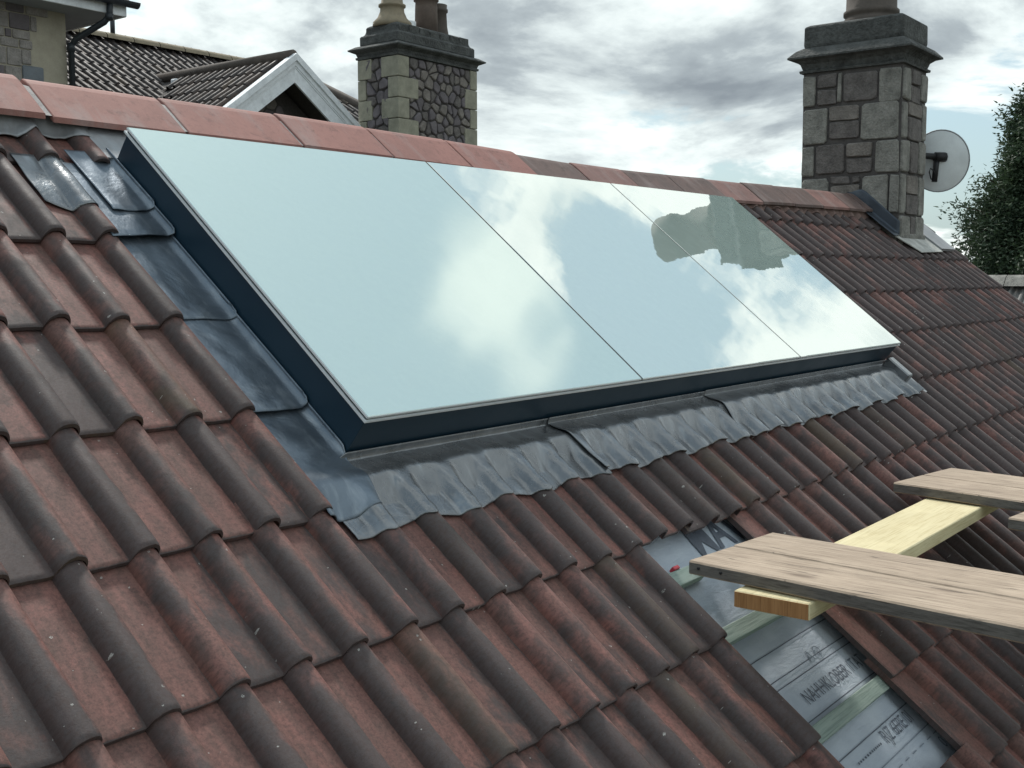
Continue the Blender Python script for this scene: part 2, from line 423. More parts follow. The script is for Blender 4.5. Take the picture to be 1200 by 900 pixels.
# ------------------------------------------------------------------ roof tiles
PAN, THK, TILT = -.038, .013, .050
def prof(x):
    z = PAN
    for c in (.12, .27):
        d = x - c
        if -.0335 < d < .0305:
            q = abs(d) / (.0335 if d < 0 else .0305)
            z = max(z, PAN - PAN * (1 - q ** 2.3) ** .52)
    return z
XS = [-.032, -.026, -.022, 0, .04, .072, .0855, .0868, .0885, .092, .097, .104, .112, .120, .128, .136, .142, .1465, .1492, .1506, .156, .19, .222,
      .2355, .2368, .2385, .242, .247, .254, .262, .270, .278, .286, .292, .2965, .2992, .3005]
def tile_mesh(name, length, x0=None, x1=None, mat=None, seed=None):
    xs = [x for x in XS if (x0 is None or x >= x0 - 1e-6) and (x1 is None or x <= x1 + 1e-6)]
    rows = [0.0, .004, .012, length * .5, length]
    vs = []; uv = []; nx = len(xs)
    def top(x, y):
        z = prof(x)
        if x <= -.0319: z = PAN + .004
        elif x <= -.0259: z = PAN + .006
        elif x < -.001: z = PAN - .001
        return z - y * TILT - (.0035 if y == 0 else .0008 if y < .005 else 0)
    def wear(x, y):
        if seed is None or y > .02: return (0, 0)
        e = .0022 * noise.noise((x * 38, seed, 0)) + .0015 * noise.noise((x * 110, seed, 4))
        chip = max(0, noise.noise((x * 24, seed * 3.1, 8)) - .36) * .016
        return (e + chip, -chip * .35)
    for y in rows:
        for x in xs:
            dy, dzz = wear(x, y)
            vs.append((x, -y - dy, top(x, y) + dzz + (0 if seed is None else .0012 * noise.noise((x * 9, y * 5, seed))))); uv.append((x, y))
    for y in (0.0, length):
        for x in xs:
            z = (prof(x) if x >= 0 else PAN) - y * TILT - THK
            vs.append((x, -y - wear(x, y)[0], z)); uv.append((x, y))
    fs = []
    for j in range(len(rows) - 1):
        for i in range(nx - 1):
            a = j * nx + i; fs.append((a, a + 1, a + nx + 1, a + nx))
    B0 = len(rows) * nx; B1 = B0 + nx; L = (len(rows) - 1) * nx
    for i in range(nx - 1):
        fs.append((B0 + i, B0 + i + 1, B1 + i + 1, B1 + i))
        fs.append((i, i + 1, B0 + i + 1, B0 + i))
        fs.append((L + i, L + i + 1, B1 + i + 1, B1 + i))
    for i in (0, nx - 1):
        fs.append((i, nx + i, 2 * nx + i, 3 * nx + i, L + i, B1 + i, B0 + i))
    me = bpy.data.meshes.new(name)
    me.from_pydata(vs, [], fs)
    bm = bmesh.new(); bm.from_mesh(me); bmesh.ops.recalc_face_normals(bm, faces=bm.faces); bm.to_mesh(me); bm.free()
    l = me.uv_layers.new(name='UVMap')
    for lp in me.loops: l.data[lp.index].uv = uv[lp.vertex_index]
    me.materials.append(mat or M_TILE)
    # smooth only along the top surface
    ntop = (len(rows) - 1) * (nx - 1)
    sm = []
    for p in me.polygons:
        sm.append(all(v < B0 for v in p.vertices) and len(p.vertices) == 4)
    me.polygons.foreach_set('use_smooth', sm)
    me.set_sharp_from_angle(angle=math.radians(38))
    me.update()
    return me
# local tile axes: x along ridge, y up the slope is negative here -> use a proper right-handed frame (x, -s, h)
def roof_frame(u, s, h, rz=0.0, rx=0.0):
    # mesh y is already minus the distance up the slope, so slope-down = +y ; frame columns (u, s, h) is left handed;
    # mirror-free: use y -> up-slope by rotating about X by the pitch
    return Matrix.Translation(RF(u, s, h)) @ Matrix.Rotation(PITCH, 4, 'X') @ Matrix.Rotation(rz, 4, 'Z') @ Matrix.Rotation(rx, 4, 'X')
def flip_y(me):
    me.transform(Matrix.Scale(-1, 4, (0, 1, 0))); me.flip_normals(); return me
ME_TILES = [flip_y(tile_mesh('tile', .42, seed=k * 3.7 + 1)) for k in range(8)]
ME_TILE_SHORT = flip_y(tile_mesh('short_tile', .23))
ME_TILE_HALF = flip_y(tile_mesh('half_tile', .22, .1506))
GAUGE = .335
roof = thing('tiled_roof', 'weathered red-brown roof of two-roll clay tiles below a red ridge, holding the glass rooflight', 'roof', (0, 0, 0))
RIGHT_EDGE = 7.83
def visible_tile(u0, s1):
    return True
ntile = 0
for r in range(-2, 9):
    s1 = r * GAUGE
    for m in range(-6, 27):
        ul = (2 * m - 2) * .15 + .03; ur = ul + .3
        if r >= 3 and ul < -1.3 + .10 * r: pass
        # leave out what lies beyond the lower edge of the picture
        if -1 <= r <= 2 and .32 < ul < 4.2: continue            # rooflight
        if r == -2 and .32 < ul < 4.2: continue
        if 4 <= r <= 6 and 1.22 < ul < 1.8: continue             # tiles taken off
        if r >= 4 and ul < -1.0 + (r - 4) * .5: continue
        if r >= 7 and ul > 2.6 + (r - 7) * 0: 
            if r >= 8: continue
        if r <= -2 and 6.62 < ul < 7.2 : continue               # chimney
        if r == -1 and 6.62 < ul < 7.0 and False: continue
        if ul < (-1.9 if r <= 3 else -1.0): continue
        o = obj('tile', ME_TILE_SHORT if r == -2 else random.choice(ME_TILES), roof)
        o.matrix_world = roof_frame(ul + random.gauss(0, .0012), s1 + random.gauss(0, .0030), abs(random.gauss(0, .0012)), random.gauss(0, .0050), random.gauss(0, .002))
        ntile += 1
o = obj('tile', ME_TILE_HALF, roof); o.matrix_world = roof_frame(.33 - .15, -.665, .002, -.01, 0)
print('tiles', ntile)

# ------------------------------------------------------------------ ridge
APEX_Y, APEX_H = .770, .03
def ridge_off(u):
    return -.020 * math.exp(-((u - 3.3) / 1.1) ** 2) + .03 * smoothstep(4.6, 6.7, u)
def ridge_tile(name, u0, u1, mat, leg=.205, dz=0.0, tilt=0.0):
    t = .016
    za = (APEX_Y) * math.tan(PITCH) + APEX_H / CP
    vs = []
    nn = 4
    sec = []
    # outer: foot, along leg, small apex flat, other leg ; inner the same, offset
    for k, (yy, zz) in enumerate(((-leg * CP, -leg * SP), (-.030, -.030 * SP / CP), (-.012, -.0135), (0, -.0085), (.012, -.0135), (.030, -.030 * SP / CP), (leg * CP, -leg * SP))):
        sec.append((yy, zz))
    inner = [(y, z - t / CP) for (y, z) in sec]
    inner[0] = (sec[0][0] + t * SP * .2, sec[0][1] - t); inner[-1] = (sec[-1][0] - t * SP * .2, sec[-1][1] - t)
    for u in (u0, u0 + .003, u1 - .003, u1):
        e = .0025 if u in (u0, u1) else 0
        for (y, z) in sec: vs.append((u, APEX_Y + y, za + z - e + dz + tilt * (u - u0) + ridge_off(u)))
        for (y, z) in inner: vs.append((u, APEX_Y + y, za + z + dz + tilt * (u - u0) + ridge_off(u)))
    m = len(sec); st = 2 * m; fs = []
    for j in range(3):
        for i in range(m - 1):
            fs.append((j * st + i, j * st + i + 1, (j + 1) * st + i + 1, (j + 1) * st + i))
            fs.append((j * st + m + i, j * st + m + i + 1, (j + 1) * st + m + i + 1, (j + 1) * st + m + i))
        for i in (0, m - 1):
            fs.append((j * st + i, (j + 1) * st + i, (j + 1) * st + m + i, j * st + m + i))
    for j in (0, 3):
        for i in range(m - 1):
            fs.append((j * st + i, j * st + i + 1, j * st + m + i + 1, j * st + m + i))
    return mesh(name, vs, fs, mat)
joints = [-2.46, -1.99, -1.53, -1.06, -.60, -.13, .335, .80, 1.275, 1.72, 2.18, 2.645, 3.09, 3.53, 3.98, 4.43, 4.88, 5.33, 5.78, 6.23, 6.55, 6.685]
for i in range(len(joints) - 1):
    u0, u1 = joints[i], joints[i + 1]
    mt = M_RIDGE_RED if u0 < 2.6 else (M_RIDGE_DK if i % 3 else M_RIDGE_MID)
    gap = .022 if abs(u0 - .335) < .01 else (.010 if u0 < 2.6 else .006)
    rt = obj('ridge_tile', ridge_tile('ridge_tile', u0 + gap, u1 - .002, mt, dz=(random.uniform(-.003, .003) - (.012 if u0 > 2.6 else 0)), tilt=random.uniform(-.006, .006)), roof)
# mortar under and between the ridge tiles
def mort(fu, fv):
    u = -2.4 + fu * (6.68 + 2.4); v = (fv - .5) * 2
    yy = v * .195 * CP
    return Vector((u, APEX_Y + yy, APEX_Y * math.tan(PITCH) + APEX_H / CP - abs(yy) * SP / CP - .0065 - (.02 if abs(v) < .05 else 0) - (.012 if u > 2.65 else 0) + ridge_off(u)))
obj('mortar_bed', grid('mortar_bed', 120, 8, mort, M_MORTAR, True), roof)
# fillet of grey lead and mortar between ridge and top course, left of the rooflight
def tile_h(u, s, s_low):
    x = (u - .03) % .30
    return prof(x) - (s_low - s) * TILT
def fil_left(fu, fv):
    u = -2.0 + fu * 2.49; s = -.875 + fv * (.085 + .012 * math.sin(u * 31) + .008 * math.sin(u * 73))
    k = smoothstep(.25, 1, fv)
    h = (.012 - .02 * fv) * (1 - k) + k * max(tile_h(u, s, -.67) + .004, -.034)
    return RF(u, s, h + .002 * noise.noise((u * 9, s * 20, 0)))
obj('ridge_flashing', grid('ridge_flashing', 150, 10, fil_left, M_LEAD_OLD, True, .003), roof)
def fil_right(fu, fv):
    u = 4.18 + fu * 2.5; s = -.872 + fv * (.082 + .014 * math.sin(u * 21) + .008 * math.sin(u * 53))
    k = smoothstep(.2, 1, fv)
    h = .004 * (1 - k) + k * max(tile_h(u, s, -.67) + .003, -.03) + .02 * smoothstep(5, 6.6, u) * (1 - fv)
    return RF(u, s, h + .003 * noise.noise((u * 12, s * 20, 3)))
obj('ridge_mortar', grid('ridge_mortar', 200, 8, fil_right, M_MORTAR_PINK, True, .004), roof)
# back slope and the boarding under the tiles
zap = APEX_Y * math.tan(PITCH)
vs = [(-4, APEX_Y, zap - .02), (RIGHT_EDGE, APEX_Y, zap - .02), (RIGHT_EDGE, APEX_Y + 3.2, zap - .02 - 3.2 * math.tan(PITCH)), (-4, APEX_Y + 3.2, zap - .02 - 3.2 * math.tan(PITCH))]
obj('back_slope', mesh('back_slope', vs + [Vector(v) - Vector((0, 0, .05)) for v in vs], BOXF, M_TILE_FAR), roof)
vb = [RF(-4, -.98, -.115), RF(RIGHT_EDGE - .03, -.98, -.115), RF(RIGHT_EDGE - .03, 3.4, -.115), RF(-4, 3.4, -.115)]
obj('roof_deck', mesh('roof_deck', vb + [v - Vector((0, 0, .08)) for v in vb], BOXF, M_MORTAR_DK), roof)
obj('verge_board', box('verge_board', (RIGHT_EDGE - .03, RIGHT_EDGE + .005, -.97, 3.3, -.20, -.058), M_WHITE, 0, True), roof)
hb = thing('house_body', 'rendered walls of the house carrying the red-brown tiled roof', 'house')
obj('wall', box('wall', (-4, 7.7, -2.4, 3.6, -6.5, -1.9), M_RENDER), hb)

# ------------------------------------------------------------------ stripped patch: membrane, battens, print
def membrane(fu, fv):
    u = 1.10 + fu * .92; s = .95 + fv * 1.2
    sag = -.008 * math.sin(fu * math.pi * 2.0 + .6) + .005 * noise.noise((u * 7, s * 5, 1)) + .003 * noise.noise(((u + s) * 16, (u - s) * 5, 4))
    return RF(u, s, -.098 + sag)
M_MEMB, nt = material('grey_membrane')
c = objco(nt, False)
nA = nt.noise(c, 6, 4, .6); nB = nt.noise(c, 350, 2, .5); nW = nt.noise(nt.mapv(c, (1, 3, 3)), 14, 4, .6, .5)
finish(nt, nt.mix(nt.rng(nA, .35, .65), (.40, .45, .52), (.50, .55, .61)), .55, 0, nt.math('ADD', nB, nt.math('MULTIPLY', nW, 5)), .3, .003, .4)
memb = obj('membrane', grid('membrane', 40, 50, membrane, M_MEMB, True), roof)
M_INK = simple('print_ink', (.10, .115, .145), .6, 0, .3, 40, 200, .05, .001)
M_INK_PALE = simple('pale_print_ink', (.20, .235, .28), .6, 0, .3, 40, 200, .05, .001)
def print_text(txt, u, s, size, mat, squeeze=1.0, off=.0):
    cu = bpy.data.curves.new('print', 'FONT'); cu.body = txt; cu.size = size; cu.space_character = 1.05; cu.offset = off
    to = bpy.data.objects.new('tmp', cu); COL.objects.link(to)
    dg = bpy.context.evaluated_depsgraph_get(); dg.update()
    me = bpy.data.meshes.new_from_object(to.evaluated_get(dg))
    bpy.data.objects.remove(to)
    for v in me.vertices:
        uu = u + v.co.x * squeeze; ss = s - v.co.y
        fu = (uu - 1.10) / .92; fv = (ss - .95) / 1.2
        p = membrane(fu, fv) + Vector((0, -SP, CP)) * .0035
        v.co = p
    me.materials.clear(); me.materials.append(mat)
    return obj('print', me, memb)
def print_line(u0, u1, s, wd, mat, dash=0):
    n = 24; vs = []; fs = []
    for i in range(n):
        if dash and i % 2: continue
        a = u0 + (u1 - u0) * i / n; b = u0 + (u1 - u0) * (i + 1) / n
        for (uu, ss) in ((a, s), (b, s), (b, s + wd), (a, s + wd)):
            vs.append(membrane((uu - 1.10) / .92, (ss - .95) / 1.2) + Vector((0, -SP, CP)) * .003)
        k = len(vs); fs.append((k - 4, k - 3, k - 2, k - 1))
    return obj('print_line', mesh('print_line', vs, fs, mat), memb)
print_text('NAHHKLOBER 1TAT', 1.44, 1.590, .058, M_INK, .72)
print_text('RJZ 6ERE101', 1.60, 1.792, .058, M_INK, .66)
print_text('MAVO', 1.56, 1.075, .17, M_INK, .9, .004)
print_text('A O', 1.60, 1.50, .05, M_INK_PALE, .9)
print_text('IM', 1.44, 1.86, .035, M_INK, .8); print_text('TR', 1.45, 1.90, .04, M_INK, .8); print_text('R', 1.80, 1.965, .06, M_INK_PALE, 1); print_text('0', 1.83, 1.90, .05, M_INK_PALE, 1)
for s_, d_ in ((1.415, 0), (1.488, 0), (1.512, 0), (1.622, 0), (1.742, 0), (1.822, 0), (1.85, 1), (1.30, 0)):
    print_line(1.26, 1.95, s_, .003, M_INK_PALE if s_ > 1.8 else M_INK, d_)
print_line(1.42, 1.58, 1.775, .006, M_INK, 1)
def batten(u0, u1, s0, mat=M_BATTEN):
    return obj('batten', box('batten', (u0, u1, s0, s0 + .048, -.0945, -.069), mat, .002, True), roof)
batten(1.12, 2.0, 1.300); batten(1.12, 1.965, 1.637); batten(1.12, 2.0, 1.968); batten(1.12, 1.46, 1.095)
obj('red_clip', bevel_mesh(box('red_clip', (1.345, 1.378, 1.082, 1.094, -.085, -.066), M_RED, 0, True), .004, 2), roof)

# ------------------------------------------------------------------ lead flashings
SKU0, SKU1, SKS0, SKS1, SKH = .490, 4.176, -.674, .515, .100
ME_SOAK = None
def apron_h(u, s, t, seed):
    flat = -.034 + .024 * smoothstep(0, .34, t) + .004 * noise.noise((u * 6, s * 8, seed))
    low = (1.005 - s) * TILT
    surf = prof((u - .03) % .30) - low + .0065
    soft = sum(prof((u + d - .03) % .30) for d in (-.012, -.006, 0, .006, .012)) / 5 - low + .0075
    k = smoothstep(.25, .85, t)
    h = flat * (1 - k) + k * max(soft, surf)
    h += .0034 * noise.noise((u * 15, s * 22, seed + 5)) * smoothstep(.25, .7, t) + .0018 * noise.noise((u * 60, s * 50, seed)) * smoothstep(.4, .9, t)
    c = smoothstep(.16, .34, t)
    return max(h, (surf - .0015) * c - .06 * (1 - c), -.040)
def soaker(u0, s0, s1, lift, seed):
    def fn(a, b):
        s = s0 + b * (s1 - s0)
        wv = .004 * math.sin(a * 5 + seed) * b
        if a < .72:
            t = a / .72; u = u0 + t * (SKU0 - .022 - u0); h = -.042 + lift + b * .012 + .003 * noise.noise((u * 25, s * 9, seed))
        else:
            up = 1 - smoothstep(.49, .53, s)
            t = (a - .72) / .28; u = SKU0 - .022 + .020 * min(1, t * 1.6); h = -.042 + lift + b * .012 + .022 * t ** 1.4 * up
        if s > .5:
            k = smoothstep(.5, .57, s)
            h = h * (1 - k) + k * (apron_h(u, s, min(1, max(0, (s - .53) / .215)), 0) + .0045)
        if b > .97: h -= .002; s += wv
        if a > .9 and b > .93: s -= .012 * (a - .9) / .1
        return RF(u, s, h)
    return grid('soaker', 22, 40, fn, M_LEAD_SIDE, True, .0025)
for i, (a_, b_) in enumerate(((-.72, -.435), (-.66, -.325), (-.42, .005), (-.08, .345), (.26, .69))):
    obj('soaker', soaker(.30 if i else .36, a_, b_, .020 - .004 * i if i < 2 else .004 + .003 * (i % 2), i * 1.7), roof)
def tongue(a, b):
    u = .20 + a * .15; s = -.70 + b * (.265 - .05 * (1 - a) ** 2 - .03 * max(0, a - .6) - .04 * (a - .45) ** 2)
    x = (u - .03) % .30
    h = max(prof(x) - (-.335 - s) * TILT, -.04) + .003 + .0015 * math.sin(b * 9 + a * 5)
    return RF(u, s, h)
obj('lead_tongue', grid('lead_tongue', 24, 20, tongue, M_LEAD, True, .0025), roof)

def apron(u0, u1, lift, seed, curl=0.0):
    def fn(a, b):
        u = u0 + a * (u1 - u0) + b * .025
        if b < .14:                                              # upturn against the frame
            t = 1 - b / .14
            out = 1 - smoothstep(SKU0 - .03, SKU0, u)            # no frame to turn up against beyond its corner
            return RF(u - b * .025, SKS1 + .004 + .012 * (1 - t) ** 2, -.038 + lift + .022 * t ** 1.3 * (1 - out))
        t = (b - .14) / .86
        edge = .745 + .010 * math.sin(u * 19 + seed) + .007 * noise.noise((u * 16, seed, 0)) + .014 * max(0, math.cos((u % .15) / .15 * 2 * math.pi)) ** 2
        s = SKS1 + .016 + t * (edge - SKS1 - .016)
        h = apron_h(u, s, t, seed) + lift
        if t > .96: h -= .001
        if curl and a < .06: h += curl * (1 - a / .06) * smoothstep(.0, .6, t)
        return RF(u, s, h)
    return grid('lead_apron', int((u1 - u0) / .006), 40, fn, M_LEAD, True, .0028)
obj('lead_apron', apron(.335, 1.335, .000, 0), roof)
obj('lead_apron', apron(1.315, 2.31, .0045, 3.3, .006), roof)
obj('lead_apron', apron(2.285, 4.165, .009, 6.1, .006), roof)
# folded end at the right
obj('lead_roll_end', box('lead_roll_end', (4.085, 4.145, .535, .672, -.03, .030), M_LEAD, .006, True), roof)
obj('lead_tab', box('lead_tab', (4.17, 4.27, .64, .75, -.026, -.023), M_LEAD_OLD, 0, True), roof)

# ------------------------------------------------------------------ rooflight
rl = thing('rooflight', 'long dark-framed glass rooflight of three panes mirroring the sky, set in the tiled roof', 'skylight', (0, 0, 0))
def frame_ring(name, u0, u1, s0, s1, wd, h0, h1, mat):
    o_ = [(u0, s0), (u1, s0), (u1, s1), (u0, s1)]
    i_ = [(u0 + wd, s0 + wd), (u1 - wd, s0 + wd), (u1 - wd, s1 - wd), (u0 + wd, s1 - wd)]
    vs = [RF(*p, h0) for p in o_] + [RF(*p, h0) for p in i_] + [RF(*p, h1) for p in o_] + [RF(*p, h1) for p in i_]
    fs = []
    for k in range(4):
        k2 = (k + 1) % 4
        fs += [(k, k2, 8 + k2, 8 + k), (4 + k, 4 + k2, 12 + k2, 12 + k), (k, k2, 4 + k2, 4 + k), (8 + k, 8 + k2, 12 + k2, 12 + k)]
    return mesh(name, vs, fs, mat)
fr_ = obj('upstand', bevel_mesh(frame_ring('upstand', SKU0 + .004, SKU1 - .004, SKS0 + .004, SKS1 - .004, .07, -.075, .0805, M_COAT), .0015), rl)
obj('trim', frame_ring('trim', SKU0 - .003, SKU1 + .003, SKS0 - .003, SKS1 + .003, .03, .0812, .0868, M_ALU), rl)
obj('seal', frame_ring('seal', SKU0 + .003, SKU1 - .003, SKS0 + .003, SKS1 - .003, .03, .0870, .0918, M_SEAL), rl)
pw = (SKU1 - SKU0) / 3
seams = [SKU0, 1.735, 2.976, SKU1]
for k in range(3):
    a, b = seams[k] + (.005 if k else .0005), seams[k + 1] - (.005 if k < 2 else .0005)
    me = box('glass_pane', (a, b, SKS0, SKS1, .0922, SKH), M_GLASS_A if k == 0 else M_GLASS_B, .0012, True)
    obj('glass_pane', me, rl)
    me = mesh('pane_edge', [RF(*p) for p in boxv(a - .0004, b + .0004, SKS1 + .0004, SKS1 + .0014, .0935, SKH - .001)], BOXF, M_ALU)
    obj('pane_edge', me, rl)
obj('pane_edge', mesh('pane_edge', [RF(*p) for p in boxv(SKU0 - .0012, SKU0 - .0004, SKS0, SKS1, .0935, SKH - .001)], BOXF, M_ALU), rl)
for k in (1, 2):
    obj('joint_seal', box('joint_seal', (seams[k] - .0045, seams[k] + .0045, SKS0 + .004, SKS1 - .002, .086, .0985), M_SEAL, 0, True), rl)
# lead back gutter above the glass
obj('back_gutter', box('back_gutter', (.45, 4.25, -.86, -.676, -.03, -.005), M_LEAD_OLD, 0, True), roof)

# ------------------------------------------------------------------ boards and timber on the slope
def board(label, x0, wd, y_far, y_near, ztop, rot, pivot, group='scaffold boards'):
    me = bpy.data.meshes.new('scaffold_board')
    bm = bmesh.new()
    n = 30
    rows = []
    for i in range(n + 1):
        y = y_far + (y_near - y_far) * i / n
        e0 = .0022 * noise.noise((y * 3, x0 * 7, 0)); e1 = .0022 * noise.noise((y * 3, x0 * 7, 5)); wz = .003 * noise.noise((y * 1.5, x0, 9))
        rows.append([bm.verts.new((a, y + (.004 * noise.noise((a * 30, 0, i)) if i in (0, n) else 0), z)) for a, z in
                     ((x0 + e0 + .004, ztop + wz), (x0 + wd - .004 + e1, ztop + wz), (x0 + wd + e1, ztop + wz - .005), (x0 + wd + e1, ztop + wz - .034), (x0 + wd - .004 + e1, ztop + wz - .038), (x0 + .004 + e0, ztop + wz - .038), (x0 + e0, ztop + wz - .034), (x0 + e0, ztop + wz - .005))])
    for i in range(n):
        for k in range(8):
            bm.faces.new((rows[i][k], rows[i][(k + 1) % 8], rows[i + 1][(k + 1) % 8], rows[i + 1][k]))
    bm.faces.new(rows[0]); bm.faces.new(rows[-1])
    bmesh.ops.recalc_face_normals(bm, faces=bm.faces)
    bmesh.ops.rotate(bm, verts=bm.verts, cent=Vector(pivot), matrix=Matrix.Rotation(rot, 3, 'Z'))
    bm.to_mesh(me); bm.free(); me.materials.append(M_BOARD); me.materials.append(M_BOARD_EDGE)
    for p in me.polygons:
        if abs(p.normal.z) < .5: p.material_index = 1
    o = obj('scaffold_board', me); o['label'] = label; o['category'] = 'board'; o['group'] = group
    return o
PIV1 = (1.29, -.885, 0)
r1 = math.radians(-5.2)
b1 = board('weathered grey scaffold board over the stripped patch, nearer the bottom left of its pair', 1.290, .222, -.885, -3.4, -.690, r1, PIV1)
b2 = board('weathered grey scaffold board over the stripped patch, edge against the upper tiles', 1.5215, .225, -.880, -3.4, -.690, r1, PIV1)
PIV2 = (2.785, -.92, 0)
r2 = math.radians(-9.5)
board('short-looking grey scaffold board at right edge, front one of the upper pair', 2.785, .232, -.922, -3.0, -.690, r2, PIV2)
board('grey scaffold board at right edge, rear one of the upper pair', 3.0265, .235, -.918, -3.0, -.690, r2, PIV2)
# bolts in the end of the nearest board
for yy in (-.915, -.985):
    me = lathe('nail_head', [(.0, .0), (.0045, .0), (.004, .002), (0, .0022)], (0, 0, 0), M_BLACK, 10)
    o = obj('nail_head', me, b1); o.matrix_world = Matrix.Translation((1.2885 + (yy + .885) * .0912, yy, -.706)) @ Matrix.Rotation(-math.pi / 2, 4, 'Y')
tb = thing('timber_cleat', 'new pale yellow timber lying flat beneath both pairs of grey boards', 'timber', (2.1, -1.15, -.775))
me = box('timber', (1.232, 3.30, -1.256, -1.048, -.776, -.7315), M_TIMBER, .003)
put(obj('beam', me), tb)
put(obj('sawn_end', box('sawn_end', (1.2295, 1.2318, -1.253, -1.051, -.7735, -.734), M_TIMBER_END, 0)), tb)
# third board just showing at the right edge
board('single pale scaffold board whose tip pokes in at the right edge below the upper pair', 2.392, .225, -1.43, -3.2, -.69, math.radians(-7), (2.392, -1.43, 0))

# ------------------------------------------------------------------ stone work helpers
def clip_poly(poly, n, d):
    out = []
    for i in range(len(poly)):
        a, b = poly[i], poly[(i + 1) % len(poly)]
        da = a[0] * n[0] + a[1] * n[1] - d; db = b[0] * n[0] + b[1] * n[1] - d
        if da <= 0: out.append(a)
        if (da < 0 < db) or (db < 0 < da):
            t = da / (da - db); out.append((a[0] + (b[0] - a[0]) * t, a[1] + (b[1] - a[1]) * t))
    return out
def voronoi_cells(x0, x1, z0, z1, nx, nz, rnd):
    pts = []
    for j in range(nz):
        for i in range(nx):
            pts.append((x0 + (i + .5 + rnd.uniform(-.42, .42) + (.5 if j % 2 else 0) - .25) * (x1 - x0) / nx, z0 + (j + .5 + rnd.uniform(-.36, .36)) * (z1 - z0) / nz))
    cells = []
    for i, p in enumerate(pts):
        poly = [(x0, z0), (x1, z0), (x1, z1), (x0, z1)]
        for j, q in enumerate(pts):
            if i == j: continue
            nx_, nz_ = q[0] - p[0], q[1] - p[1]
            if nx_ * nx_ + nz_ * nz_ > .6: continue
            poly = clip_poly(poly, (nx_, nz_), (q[0] ** 2 - p[0] ** 2 + q[1] ** 2 - p[1] ** 2) / 2)
            if len(poly) < 3: break
        if len(poly) >= 3: cells.append(poly)
    return cells
def stone(poly, to3, depth, joint, mat, parent, name='stone', rnd=random, soft=.25):
    """poly in face coordinates (a, b); to3(a, b, out) places it"""
    cx = sum(p[0] for p in poly) / len(poly); cz = sum(p[1] for p in poly) / len(poly)
    # chamfer corners, then shrink for the joint
    q = []
    n = len(poly)
    for i in range(n):
        p0, p1, p2 = Vector(poly[i - 1]), Vector(poly[i]), Vector(poly[(i + 1) % n])
        q.append(p1.lerp(p0, soft * rnd.uniform(.5, 1))); q.append(p1.lerp(p2, soft * rnd.uniform(.5, 1)))
    def shrink(p, d):
        v = Vector((p[0] - cx, p[1] - cz)); L = v.length
        return (cx + v.x * max(.2, 1 - d / L), cz + v.y * max(.2, 1 - d / L)) if L > 1e-6 else p
    r0 = [shrink(p, joint) for p in q]; r1_ = [shrink(p, joint + depth * .45) for p in q]
    d2 = depth * rnd.uniform(.75, 1.2)
    vs = [to3(a, b, -.01) for a, b in r0] + [to3(a, b, d2 * .6) for a, b in r0] + [to3(a, b, d2 + rnd.uniform(-.1, .1) * depth) for a, b in r1_]
    m = len(q)
    fs = []
    for k in range(2):
        for i in range(m):
            fs.append((k * m + i, k * m + (i + 1) % m, (k + 1) * m + (i + 1) % m, (k + 1) * m + i))
    fs.append(tuple(range(2 * m, 3 * m)))
    return put(obj(name, mesh(name, vs, fs, mat)), parent)
def rect(a0, a1, b0, b1): return [(a0, b0), (a1, b0), (a1, b1), (a0, b1)]

# ------------------------------------------------------------------ right chimney (on our ridge)
CX0, CX1, CY0, CY1, CZT = 6.69, 7.195, .436, 1.165, 1.560
ch = thing('stone_chimney', 'squared grey stone chimney on the ridge with sooty cap, satellite dish beside it', 'chimney', (CX0, CY0, .3))
put(obj('core', box('core', (CX0, CX1, CY0, CY1, -.4, CZT), M_MORTAR_DK)), ch)
Z0c = .30
def fL(a, b, o): return Vector((CX0 - o, CY1 + (CY0 - CY1) * a, Z0c + (CZT - Z0c) * b))     # a: 0 far .. 1 near corner
def fR(a, b, o): return Vector((CX0 + (CX1 - CX0) * a, CY0 - o, Z0c + (CZT - Z0c) * b))
rs = random.Random(3)
def st(f, a0, a1, b0, b1, mt, jt=.011, d=.018, sx=1.0):
    # work in metres so that joints keep their width
    W = (CY1 - CY0) if f is fL else (CX1 - CX0); H = CZT - Z0c
    stone([(p[0] + rs.uniform(-.005, .005), p[1] + rs.uniform(-.006, .006)) for p in rect(a0 * W, a1 * W, b0 * H, b1 * H)], lambda a, b, o: f(a / W, b / H, o), d, jt, mt, ch, 'stone_block' if mt is M_STONE_L else 'stone', rs, .10)
D, L_ = M_STONE_D, M_STONE_L
for (a0, a1, b0, b1, mt) in (
    (0, .14, .80, .99, L_), (.14, .36, .90, .99, D), (.14, .36, .80, .90, D), (.36, .41, .81, .99, L_), (.41, .77, .81, .98, D), (.77, 1.0, .79, .99, L_),
    (0, .27, .585, .80, L_), (.27, .60, .71, .80, M_STONE_W), (.27, .60, .61, .71, D), (.60, .985, .59, .80, L_),
    (0, .14, .40, .585, L_), (.14, .46, .41, .59, D), (.46, .74, .50, .59, M_STONE_W), (.46, .74, .41, .50, D), (.75, 1.0, .40, .59, L_),
    (0, .30, .12, .40, L_), (.30, .52, .35, .40, D), (.53, .62, .35, .40, D), (.30, .62, .265, .35, M_STONE_W), (.30, .62, .155, .265, D), (.63, .90, .16, .40, L_), (.905, 1.0, .17, .40, L_),
    (0, .15, .0, .12, L_), (.15, .68, .065, .15, M_STONE_W), (.15, .68, .0, .06, D), (.69, 1.0, -.10, .16, L_)):
    st(fL, a0, a1, b0, b1, mt)
